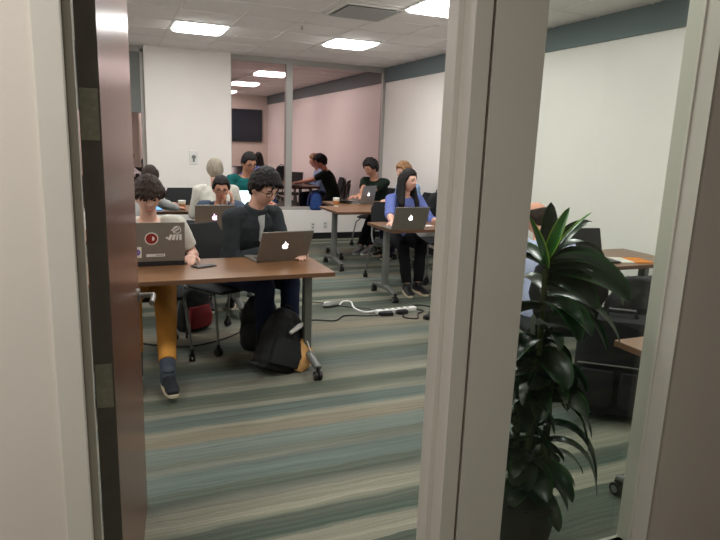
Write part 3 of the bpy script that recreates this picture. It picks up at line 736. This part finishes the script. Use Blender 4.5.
# P5
person(1.66, 7.96, 175, 'man in teal shirt and glasses sitting in front of the dark window', 'teal', 'navy', 'skin2', 'hairdark', 'short', lean=.25, hp=.35, hh=165, vox=.009, s=1.10, glasses=True,
       hands=[(1.9, 7.45, .76), (1.6, 7.5, .76)], feet=[(2.06, 7.55, .30), (1.70, 7.45, 0)])
chair(1.74, 8.04, 175, 'black chair under the man in teal')
# P2
person(.17, 6.35, 62, 'balding man in light grey shirt reaching for a paper cup', 'teegrey', 'denim', 'skin3', 'hairbrown', 'thin', lean=.42, hp=.35, hh=35, vox=.009, s=.97,
       hands=[(.66, 6.93, .80), (.70, 6.70, .78)])
chair(.16, 6.33, 60, 'black chair under the balding man')
# P8
person(3.80, 8.28, 240, 'man with dark curly hair and dark green t-shirt at the farthest table', 'darkgreen', 'blackpants', 'skin2', 'hairdark', 'curly', lean=.32, hp=.38, hh=250, sleeve='short', vox=.009, s=1.04,
       hands=[(3.18, 7.88, .77), (3.28, 7.80, .77)], feet=[(3.30, 7.80, 0), (3.42, 7.70, 0)], shoes='shoegrey', sole='white')
chair(3.78, 8.34, 240, 'black chair under the man in dark green')
laptop(3.27, 7.55, 146, 'silver laptop with its lid turned away at the farthest table', w=.34, d=.235, openA=100, body='alu2')
laptop(3.06, 7.75, 235, 'low black laptop lying open on the farthest table', w=.28, d=.19, openA=172, body='dark', logo=None)
# P9
person(3.95, 7.42, 262, 'person with light brown hair and light blue shirt turned away near the white wall', 'lightblue', 'denim', 'skin1', 'hairblond', 'curly', lean=.32, hp=.12, hh=262, vox=.009, s=1.0,
       hands=[(3.55, 7.3, .78), (3.55, 7.5, .78)], feet=[(3.55, 7.3, 0), (3.55, 7.5, 0)])
# P10
person(3.00, 5.98, 184, 'woman with long black hair and periwinkle top looking to the side', 'lav', 'blackpants', 'skin1', 'hairdark', 'long', lean=.24, hp=.02, hh=158, fem=True, s=.98, vox=.007, seat=.44,
       hands=[(3.26, 5.52, .76), (2.64, 5.44, .76)], feet=[(3.00, 5.48, 0), (2.86, 5.46, 0)], sleeve='mid')
chair(3.00, 6.04, 182, 'black chair under the long haired woman')
laptop(2.655, 5.11, 180, 'silver laptop with a glowing logo in front of the woman', w=.36, d=.235, openA=112)
# P11
person(2.58, 3.0, 20, 'balding person in lavender shirt behind the potted plant', 'lavshirt', 'blackpants', 'skin3', 'hairbrown', 'bald', lean=.38, hp=.35, hh=-10, s=.93, vox=.008,
       hands=[(2.70, 3.45, .77), (3.02, 3.30, .79)], feet=[(2.6, 3.42, 0), (2.85, 3.42, 0)], seat=.43)
laptop(3.34, 3.50, 8, 'black laptop open on the table behind the plant', w=.33, d=.22, openA=108, body='dark', logo=None)

# empty chairs
chair(.92, 7.98, 178, 'empty black chair facing us in front of the white pier, beyond the paper cup')
chair(.25, 7.98, 182, 'empty black chair by the left end of the white pier')
chair(3.58, 6.12, 180, 'black chair beside the long haired woman, black backpack hung on it')
chair(3.97, 7.47, 262, 'black chair under the person in light blue')

# office chair pieces near the plant
def office_chair(x, y, h, label, zs=1.0):
    r = empty('office_chair', (x, y, 0), -RD(h), label, 'chair'); r.scale = (1, 1, zs)
    b = MB(); b.loft([((0, -.23, .45), (.21, 0, 0), (0, 0, .03)), ((0, 0, .45), (.25, 0, 0), (0, 0, .04)), ((0, .24, .45), (.22, 0, 0), (0, 0, .03))], n=24, pw=4); b.build('seat', 'blackcloth', r, smooth=True)
    b = MB(); b.loft([((0, -.24, .54), (.18, 0, 0), (0, .03, 0)), ((0, -.27, .70), (.24, 0, 0), (0, .035, 0)), ((0, -.29, .86), (.22, 0, 0), (0, .03, 0)), ((0, -.30, .93), (.15, 0, 0), (0, .02, 0))], n=24, pw=3.5); b.build('backrest', 'blackcloth', r, smooth=True)
    b = MB(); b.cone((0, 0, .12), (0, 0, .42), .025); b.cone((0, 0, .38), (0, 0, .43), .08, n=16); b.build('column', 'dark', r)
    b = MB()
    for s in (-1, 1): b.tube([(s*.25, -.1, .44), (s*.29, -.08, .62), (s*.29, .12, .64)], .018)
    b.build('armrest', 'dark', r)
    for k in range(5):
        a = 2*pi*k/5+.3; c_, s_ = cos(a), sin(a)
        b = MB(); b.tube([(0, 0, .12), (.15*c_, .15*s_, .10), (.29*c_, .29*s_, .08)], [.028, .022, .016]); l = b.build('leg', 'dark', r, smooth=True)
        b = MB(); x_, y_ = .29*c_, .29*s_; b.cone((x_-s_*.025, y_+c_*.025, .03), (x_+s_*.025, y_-c_*.025, .03), .03, n=16); b.cone((x_, y_, .08), (x_, y_, .04), .01); b.build('caster', 'rubber', l)
    return r
office_chair(2.58, 2.95, 20, 'dark office chair under the balding person in lavender')
office_chair(3.12, 2.80, 22, 'dark office chair with a black coat over it, behind the plant', .84)
# coat over that chair
b = MB()
A = Matrix.Translation((3.12, 2.80, 0)) @ Matrix.Rotation(-RD(22), 4, 'Z') @ Matrix.Diagonal((1.1, 1, .84, 1))
secs = [(A @ V(c), A.to_3x3() @ V(u), A.to_3x3() @ V(w_)) for c, u, w_ in [((0, -.33, .16), (.26, 0, 0), (0, .05, 0)), ((0, -.325, .5), (.29, 0, 0), (0, .07, 0)), ((0, -.31, .8), (.28, 0, 0), (0, .08, 0)), ((0, -.30, .96), (.2, 0, 0), (0, .06, 0))]]
b.loft(secs, n=30)
o = b.build('coat', 'blackcloth'); remesh(o, .012, 2, .5, disp=.04, dscale=.12); tag(o, 'black coat draped over the back of an office chair', 'coat')

su = empty('suitcase', (2.70, 2.48, 0), RD(-40), 'black soft suitcase with two front pockets standing behind the plant', 'suitcase')
b = MB(); b.loft([((0, 0, zz), (w_, 0, 0), (0, .12, 0)) for zz, w_ in ((.05, .20), (.08, .225), (.55, .225), (.60, .20))], n=30, pw=5); b.build('case_body', 'blackcloth', su, smooth=True)
for x_ in (-.11, .11):
    b = MB(); b.loft([((x_, -.125, zz), (w_, 0, 0), (0, .03, 0)) for zz, w_ in ((.10, .08), (.13, .095), (.29, .095), (.31, .085))], n=20, pw=4); b.build('pocket', 'mesh', su, smooth=True)
    b = MB(); b.cone((x_*1.5, -.05, .025), (x_*1.5+.02, -.05, .025), .025); b.cone((x_*1.5+.01, -.05, .06), (x_*1.5+.01, -.05, .03), .01); b.build('wheel', 'rubber', su)
b = MB(); b.tube([(-.22, -.122, .34), (0, -.128, .345), (.22, -.122, .34)], .006); b.build('piping', 'legmetal', su)
b = MB(); b.tube([(-.08, 0, .60), (-.07, 0, .64), (.07, 0, .64), (.08, 0, .60)], .012); b.build('handle', 'dark', su)
# backpacks and bags
def backpack(loc, rz, label, m='blackcloth', pocket=None, s=1.0, tilt=0, name='backpack'):
    r = empty(name, loc, rz, label, 'backpack'); r.rotation_euler = (tilt, 0, rz)
    b = MB(); b.loft([((0, 0, .0), (.13*s, 0, 0), (0, .075*s, 0)), ((0, 0, .05*s), (.155*s, 0, 0), (0, .095*s, 0)), ((0, 0, .24*s), (.15*s, 0, 0), (0, .09*s, 0)), ((0, 0, .36*s), (.125*s, 0, 0), (0, .07*s, 0)), ((0, 0, .42*s), (.07*s, 0, 0), (0, .04*s, 0))], n=26, pw=3)
    remesh(b.build('bag_body', m, r), .01, 3, .5, disp=.02, dscale=.1)
    b = MB(); b.loft([((0, -.09*s, .04*s), (.11*s, 0, 0), (0, .035*s, 0)), ((0, -.10*s, .12*s), (.12*s, 0, 0), (0, .04*s, 0)), ((0, -.085*s, .22*s), (.10*s, 0, 0), (0, .02*s, 0))], n=22, pw=3); b.build('front_pocket', pocket or m, r, smooth=True)
    b = MB(); b.tube([(-.04*s, .0, .41*s), (-.03*s, 0, .45*s), (.03*s, 0, .45*s), (.04*s, 0, .41*s)], .008*s); b.build('top_handle', m, r)
    for sx in (-1, 1):
        b = MB(); b.tube([(sx*.06*s, .07*s, .38*s), (sx*.09*s, .13*s, .30*s), (sx*.10*s, .13*s, .15*s), (sx*.12*s, .08*s, .04*s)], .012*s); b.build('shoulder_strap', m, r)
    return r
# bag by the near table leg: black body, tan open pocket, white strap piece
bp = backpack((.98, 3.72, .01), RD(15), 'black backpack with a tan pocket leaning under the nearest table', s=1.0, tilt=-.25); bp.rotation_euler[1] = .42
b = MB(); b.loft([((.13, -.09, .03), (.03, 0, 0), (0, .02, 0)), ((.15, -.10, .10), (.075, 0, 0), (0, .035, 0)), ((.14, -.09, .19), (.06, 0, .02), (0, .03, 0)), ((.12, -.08, .25), (.02, 0, 0), (0, .015, 0))], n=18); b.build('side_pocket', 'tanfabric', bp, smooth=True)
b = MB(); b.tube([(-.02, -.11, .26), (.04, -.11, .32), (.09, -.10, .36)], [.014, .018, .012]); b.build('reflective_tab', 'white', bp, smooth=True)
b = MB(); b.tube([(-.10, -.04, .02), (-.17, -.10, .004), (-.25, -.15, .004), (-.30, -.12, .004)], [.012, .012, .014, .008]); b.build('loose_strap', 'blackcloth', bp)
b = MB(); b.tube([(.12, -.125, .24), (.17, -.135, .17), (.19, -.13, .08)], .004); b.build('pull_cord', 'white', bp)
backpack((3.46, 5.95, .62), RD(180), 'black backpack with a modelled pale highlight hung on the chair beside the woman', s=.95)
b = MB(); b.tube([(3.36, 5.81, .86), (3.41, 5.80, .875), (3.47, 5.80, .86)], .006); tag(b.build('highlight_strip', 'white'), 'pale strip modelled as a highlight on the black hanging backpack', 'highlight strip')  # white tube added as the highlight on the hung bag
bb = backpack((3.10, 9.215, .46), 0, 'blue backpack standing on the window ledge near the farthest table', m='blue', s=.62)
backpack((1.0, 4.22, 0), RD(-25), 'plain black backpack standing under the man in the charcoal jacket', s=.95)
b = backpack((.60, 4.85, 0), RD(30), 'dark backpack with a red pocket on the floor behind the nearest table', pocket='red', s=.95)
backpack((-.42, 3.0, 0), 0, 'blue backpack on the floor behind the open door', m='blue', s=.9)

# cups, phone, papers
def cup(x, y, z, label, sleeve='sleeve'):
    r = empty('paper_cup', (x, y, z), 0, label, 'cup')
    b = MB(); b.cone((0, 0, 0), (0, 0, .105), .029, .041, n=22); b.build('cup_body', 'cup', r)
    b = MB(); b.cone((0, 0, .022), (0, 0, .075), .0325, .0395, n=22); b.build('sleeve', sleeve, r)
    b = MB(); b.cone((0, 0, .105), (0, 0, .114), .044, .040, n=22); b.build('lid', 'white', r)
cup(2.70, 7.22, .73, 'paper cup with brown sleeve on the corner of the farthest table')
cup(.76, 6.93, .73, 'white paper cup in front of the balding man')
r = empty('smartphone', (.545, 3.80, .73), RD(25), 'dark phone plugged into a cable on the nearest table', 'phone')
b = MB(); b.box((-.07, -.034, .0), (.07, .034, .009)); b.build('phone_body', 'dark', r, bevel=.004)
b = MB(); b.box((-.058, -.031, .009), (.058, .031, .0096)); b.build('screen', 'screenoff', r)
b = MB(); b.tube([(.49, 3.775, .737), (.47, 3.76, .737), (.46, 3.80, .737), (.50, 3.86, .737), (.49, 3.93, .737), (.46, 3.90, .737), (.42, 3.90, .737), (.40, 3.87, .737)], .003); tag(b.build('charging_cable', 'dark'), 'thin dark charging cable curled beside the phone', 'cable')
r = empty('smartphone', (.52, 6.98, .73), RD(0), 'phone with blue lit screen beside the balding man', 'phone')
b = MB(); b.box((-.036, -.004, 0), (.036, .004, .14)); b.build('phone_body', 'dark', r, bevel=.003); b = MB(); b.box((-.032, -.005, .006), (.032, -.004, .134)); b.build('screen', 'screenblue', r)
r = empty('notebook', (3.62, 3.34, .73), RD(-15), 'open paper notebook with orange page beside the black laptop', 'notebook')
b = MB(); b.box((-.15, -.10, 0), (0, .10, .006)); b.build('page', 'paper', r); b = MB(); b.box((0, -.10, 0), (.15, .10, .007)); b.build('page', 'orange', r)
b = MB(); b.box((2.98, 3.20, .73), (3.12, 3.32, .736)); tag(b.build('paper_sheet', 'paper'), 'small white paper pad by the table edge behind the plant', 'paper')
r = empty('book', (3.0, 5.36, .73), 0, 'small white card on the table right of the woman laptop', 'card'); b = MB(); b.box((-.06, -.04, 0), (.06, .04, .004)); b.build('card_face', 'paper', r)

# floor cables
def cable(pts, rad, m, name, label, cat='cable'):
    P = []
    pts = [V(p) for p in pts]
    for i in range(len(pts)-1):
        p0 = pts[max(i-1, 0)]; p1 = pts[i]; p2 = pts[i+1]; p3 = pts[min(i+2, len(pts)-1)]
        for k in range(6):
            t = k/6; P.append(.5*((2*p1)+(p2-p0)*t+(2*p0-5*p1+4*p2-p3)*t*t+(-p0+3*p1-3*p2+p3)*t**3))
    P.append(pts[-1]); b = MB(); b.tube(P, rad); return tag(b.build(name, m, smooth=True), label, cat)
Z_ = .008
r = empty('power_strip', (2.44, 4.85, 0), RD(4), 'white power strip lying on the carpet', 'power strip')
b = MB(); b.box((-.21, -.028, 0), (.21, .028, .036)); b.build('strip_body', 'white', r, bevel=.006)
for k in range(5):
    b = MB(); b.box((-.15+k*.065, -.014, .036), (-.12+k*.065, .014, .0375)); b.build('socket', SH, r)
for k, (x, y, z, lb) in enumerate([(2.30, 4.765, 0, 'black power adapter just in front of the white power strip'), (2.47, 4.78, 0, 'smaller black plug block touching the middle of the power strip'), (2.62, 4.56, 0, 'black power adapter on the carpet by the doorway post')]):
    r = empty('power_adapter', (x, y, z), RD(15*k-10), lb, 'adapter', 'black power adapters'); b = MB(); b.box((-.06+.01*k, -.028, 0), (.06-.01*k, .028, .036)); b.build('adapter_body', 'dark', r, bevel=.006)
    b = MB(); b.box((-.075+.01*k, -.012, .008), (-.06+.01*k, .012, .028)); b.build('plug', 'dark', r)
cable([(1.86, 5.20, Z_), (1.90, 5.31, Z_), (1.98, 5.28, Z_), (2.0, 5.2, Z_), (2.08, 5.30, Z_), (2.15, 5.27, Z_), (2.10, 5.05, Z_), (2.14, 4.9, Z_), (2.23, 4.86, .02)], .009, 'white', 'floor_cable', 'white cord looping over the carpet to the power strip')
r = empty('power_adapter', (1.92, 5.20, 0), RD(20), 'grey cord clump at the end of the white cord', 'adapter'); b = MB()
b.ell((0, 0, .02), (.10, .05, .02), n=14); b.build('adapter_body', 'legmetal', r, smooth=True)
cable([(1.0, 4.80, Z_), (1.35, 4.74, Z_), (1.60, 4.79, Z_), (1.78, 4.72, Z_), (1.92, 4.84, Z_), (2.10, 4.79, Z_), (2.22, 4.77, Z_)], .006, 'dark', 'floor_cable', 'black cord running from under the table to the power strip')
cable([(1.52, 5.55, Z_), (1.72, 5.42, Z_), (1.9, 5.28, Z_), (2.05, 5.12, Z_), (2.24, 4.98, Z_)], .004, 'dark', 'floor_cable', 'thin black cord crossing behind the white cord')
cable([(2.5, 4.78, Z_), (2.42, 4.66, Z_), (2.52, 4.58, Z_), (2.60, 4.72, Z_), (2.70, 4.80, Z_), (2.62, 4.92, Z_), (2.75, 5.0, Z_), (2.85, 4.85, Z_), (2.7, 4.7, Z_), (2.62, 4.58, Z_)], .006, 'dark', 'floor_cable', 'black cord tangled beside the power strip near the post')
cable([(.1, 4.62, Z_), (.45, 4.40, Z_), (.7, 4.45, Z_), (.92, 4.62, Z_), (1.0, 4.78, Z_)], .006, 'dark', 'floor_cable', 'black cord on the carpet behind the tan trousers')

# ------------------------------------------------------------------ plant
PX, PY = 1.44, 1.665
E1 = V((.766, -.643, 0)); G1 = V((.643, .766, 0)); UP = V((0, 0, 1))
pl = empty('potted_plant', (PX, PY, 0), 0, 'tall leafy green plant in a dark pot behind the side glass', 'plant')
b = MB(); b.loft([((0, 0, zz), (r_, 0, 0), (0, r_, 0)) for zz, r_ in ((0, .085), (.02, .09), (.10, .103), (.18, .115), (.20, .118), (.21, .114))], n=32, pw=2); b.build('pot', 'pot', pl, smooth=True)
b = MB(); b.cone((0, 0, .19), (0, 0, .213), .108, n=24); b.build('soil', 'soil', pl)
canes = [((-.02, .01, .2), (.0, .02, 1.12)), ((.03, -.02, .2), (.05, .0, .80)), ((-.04, .05, .2), (-.05, .06, .66))]
b = MB()
for p0, p1 in canes: b.tube([V(p0), V(p0).lerp(V(p1), .5)+V((.015, 0, 0)), V(p1)], [.016, .014, .011], n=10)
b.build('cane', 'stem', pl, smooth=True)
def leafmesh(b, base, dr_, L_, w, droop, mi0, mi1, twist=0, n=12):
    """dr_ initial direction; droop: gravity bend"""
    p = V(base); d = dr_.normalized(); step = L_/n; rows = []
    for i in range(n+1):
        t = i/n; prof = (math.sin(pi*min(1, (t*.88+.07))**.85))**.8*w/2
        if t > .97: prof = .001
        side = d.cross(UP); side = side.normalized() if side.length > .05 else E1.copy()
        if twist: side = (Matrix.Rotation(twist, 3, d) @ side)
        nn = side.cross(d).normalized()
        rows.append([p+side*prof+nn*prof*.30, p+side*prof*.82+nn*prof*.22, p-nn*prof*.10, p-side*prof*.82+nn*prof*.22, p-side*prof+nn*prof*.30])
        d = (d+V((0, 0, -droop*step*(1+t*1.5)))).normalized(); p = p+d*step
        wp = p+V((PX, PY, 0))
        if wp.y < 1.455: p.y = 1.455-PY
        if wp.x < 1.1 and wp.y < 1.52: p.y = 1.52-PY
        if p.z < .06: p.z = .06
    vs = [q for r_ in rows for q in r_]; o = []; e = []
    for i in range(n):
        for k in range(4):
            f_ = (i*5+k, i*5+k+1, (i+1)*5+k+1, (i+1)*5+k)
            (e if k in (0, 3) else o).append(f_)
    k0 = len(b.v); b.add(vs, o, mi0); b.f += [tuple(i+k0 for i in f_) for f_ in e]; b.m += [mi1]*len(e)
top = V((.0, .02, 1.12)); b = MB()
def W(e, u, g=0.0): return E1*e+UP*u+G1*g
T1 = top+W(.0, -.01)
main = [
 (T1, W(-.34, .92, -.10), .20, .095, .6, 2, 3, 0), (T1+UP*.02, W(.50, .95, -.05), .235, .042, 1.2, 2, 3, .3), (T1+UP*.03, W(-.02, 1, .25), .21, .065, 1.0, 0, 1, 0), (T1+UP*.03, W(.25, 1, .1), .20, .05, 1.2, 2, 3, .6), (T1+UP*.02, W(.36, .9, .3), .25, .05, 3.2, 0, 1, .6),
 (T1+UP*.0, W(.95, .36, -.02), .33, .11, 2.8, 0, 1, .95), (T1+UP*.02, W(.90, .60, .2), .38, .085, 4.2, 0, 1, .6), (T1+UP*.03, W(.6, .8, .4), .30, .06, 4.5, 0, 1, 0),
 (T1, W(-.8, .6, .1), .32, .08, 4, 0, 1, 0), (T1, W(-.6, .8, .5), .32, .08, 4, 0, 1, 0), (T1-UP*.03, W(.8, .10, .1), .26, .10, 4.5, 0, 1, .8), (T1-UP*.05, W(.45, .15, .1), .26, .10, 5, 0, 1, .8), (T1-UP*.02, W(.15, .1, .0), .20, .10, 5, 0, 1, .1),
 (T1-UP*.10, W(.95, .20, .1), .36, .055, 3.0, 0, 1, .3), (T1-UP*.14, W(.8, .2, .3), .34, .06, 3.5, 0, 1, -.3), (T1-UP*.10, W(.2, .2, .6), .25, .08, 6, 0, 1, .2), (T1-UP*.08, W(-.1, .1, .1), .22, .09, 5, 0, 1, 0)]
for args in main: leafmesh(b, *args[:7], twist=args[7])
def rosette(c, n, zr, Lr, seed, wr=(.065, .10), dr=(3.5, 7)):
    random.seed(seed)
    for k in range(n):
        a = 2.4*k+random.uniform(-.3, .3); zz = -random.random()*zr; el = random.uniform(.0, .6)
        d = V((cos(a), sin(a), el)); leafmesh(b, c+UP*zz, d, random.uniform(*Lr)*(.75 if d.x < 0 else 1), random.uniform(*wr), random.uniform(*dr), 0, 1, random.uniform(-.9, .9))
rosette(V((.0, .02, 1.02)), 12, .2, (.18, .24), 3); rosette(V((.0, .02, .84)), 15, .22, (.18, .24), 21); rosette(V((.05, .0, .78)), 13, .16, (.16, .25), 8); rosette(V((-.05, .06, .62)), 15, .2, (.16, .24), 11); rosette(V((0, 0, .44)), 17, .18, (.16, .24), 14); rosette(V((0, 0, .30)), 10, .06, (.14, .20), 17)
for c, d, L_, w in ((.62, W(.9, .35, -.0), .32, .05), (.58, W(.8, .7, .2), .30, .055), (.50, W(.85, .75, -.05), .38, .07), (.42, W(.8, .9, 0), .38, .055), (.66, W(.6, .5, .3), .30, .05), (.36, W(.7, .8, .2), .26, .05)): leafmesh(b, V((0, 0, c)), d, L_, w, 6.0, 0, 1)
fo = b.build('foliage', ['leaf', 'leafedge', 'leafnew', 'leafnewedge'], pl, smooth=True)
for m_ in [x for x in fo.modifiers]: fo.modifiers.remove(m_)

# ------------------------------------------------------------------ world and view
w = bpy.data.worlds.new('world'); SC.world = w; w.use_nodes = True
w.node_tree.nodes['Background'].inputs[0].default_value = (.02, .02, .025, 1); w.node_tree.nodes['Background'].inputs[1].default_value = 1
SC.view_settings.view_transform = 'Standard'; SC.view_settings.look = 'None'; SC.view_settings.gamma = 1; SC.view_settings.use_curve_mapping = False
SC.view_settings.exposure = 0.66
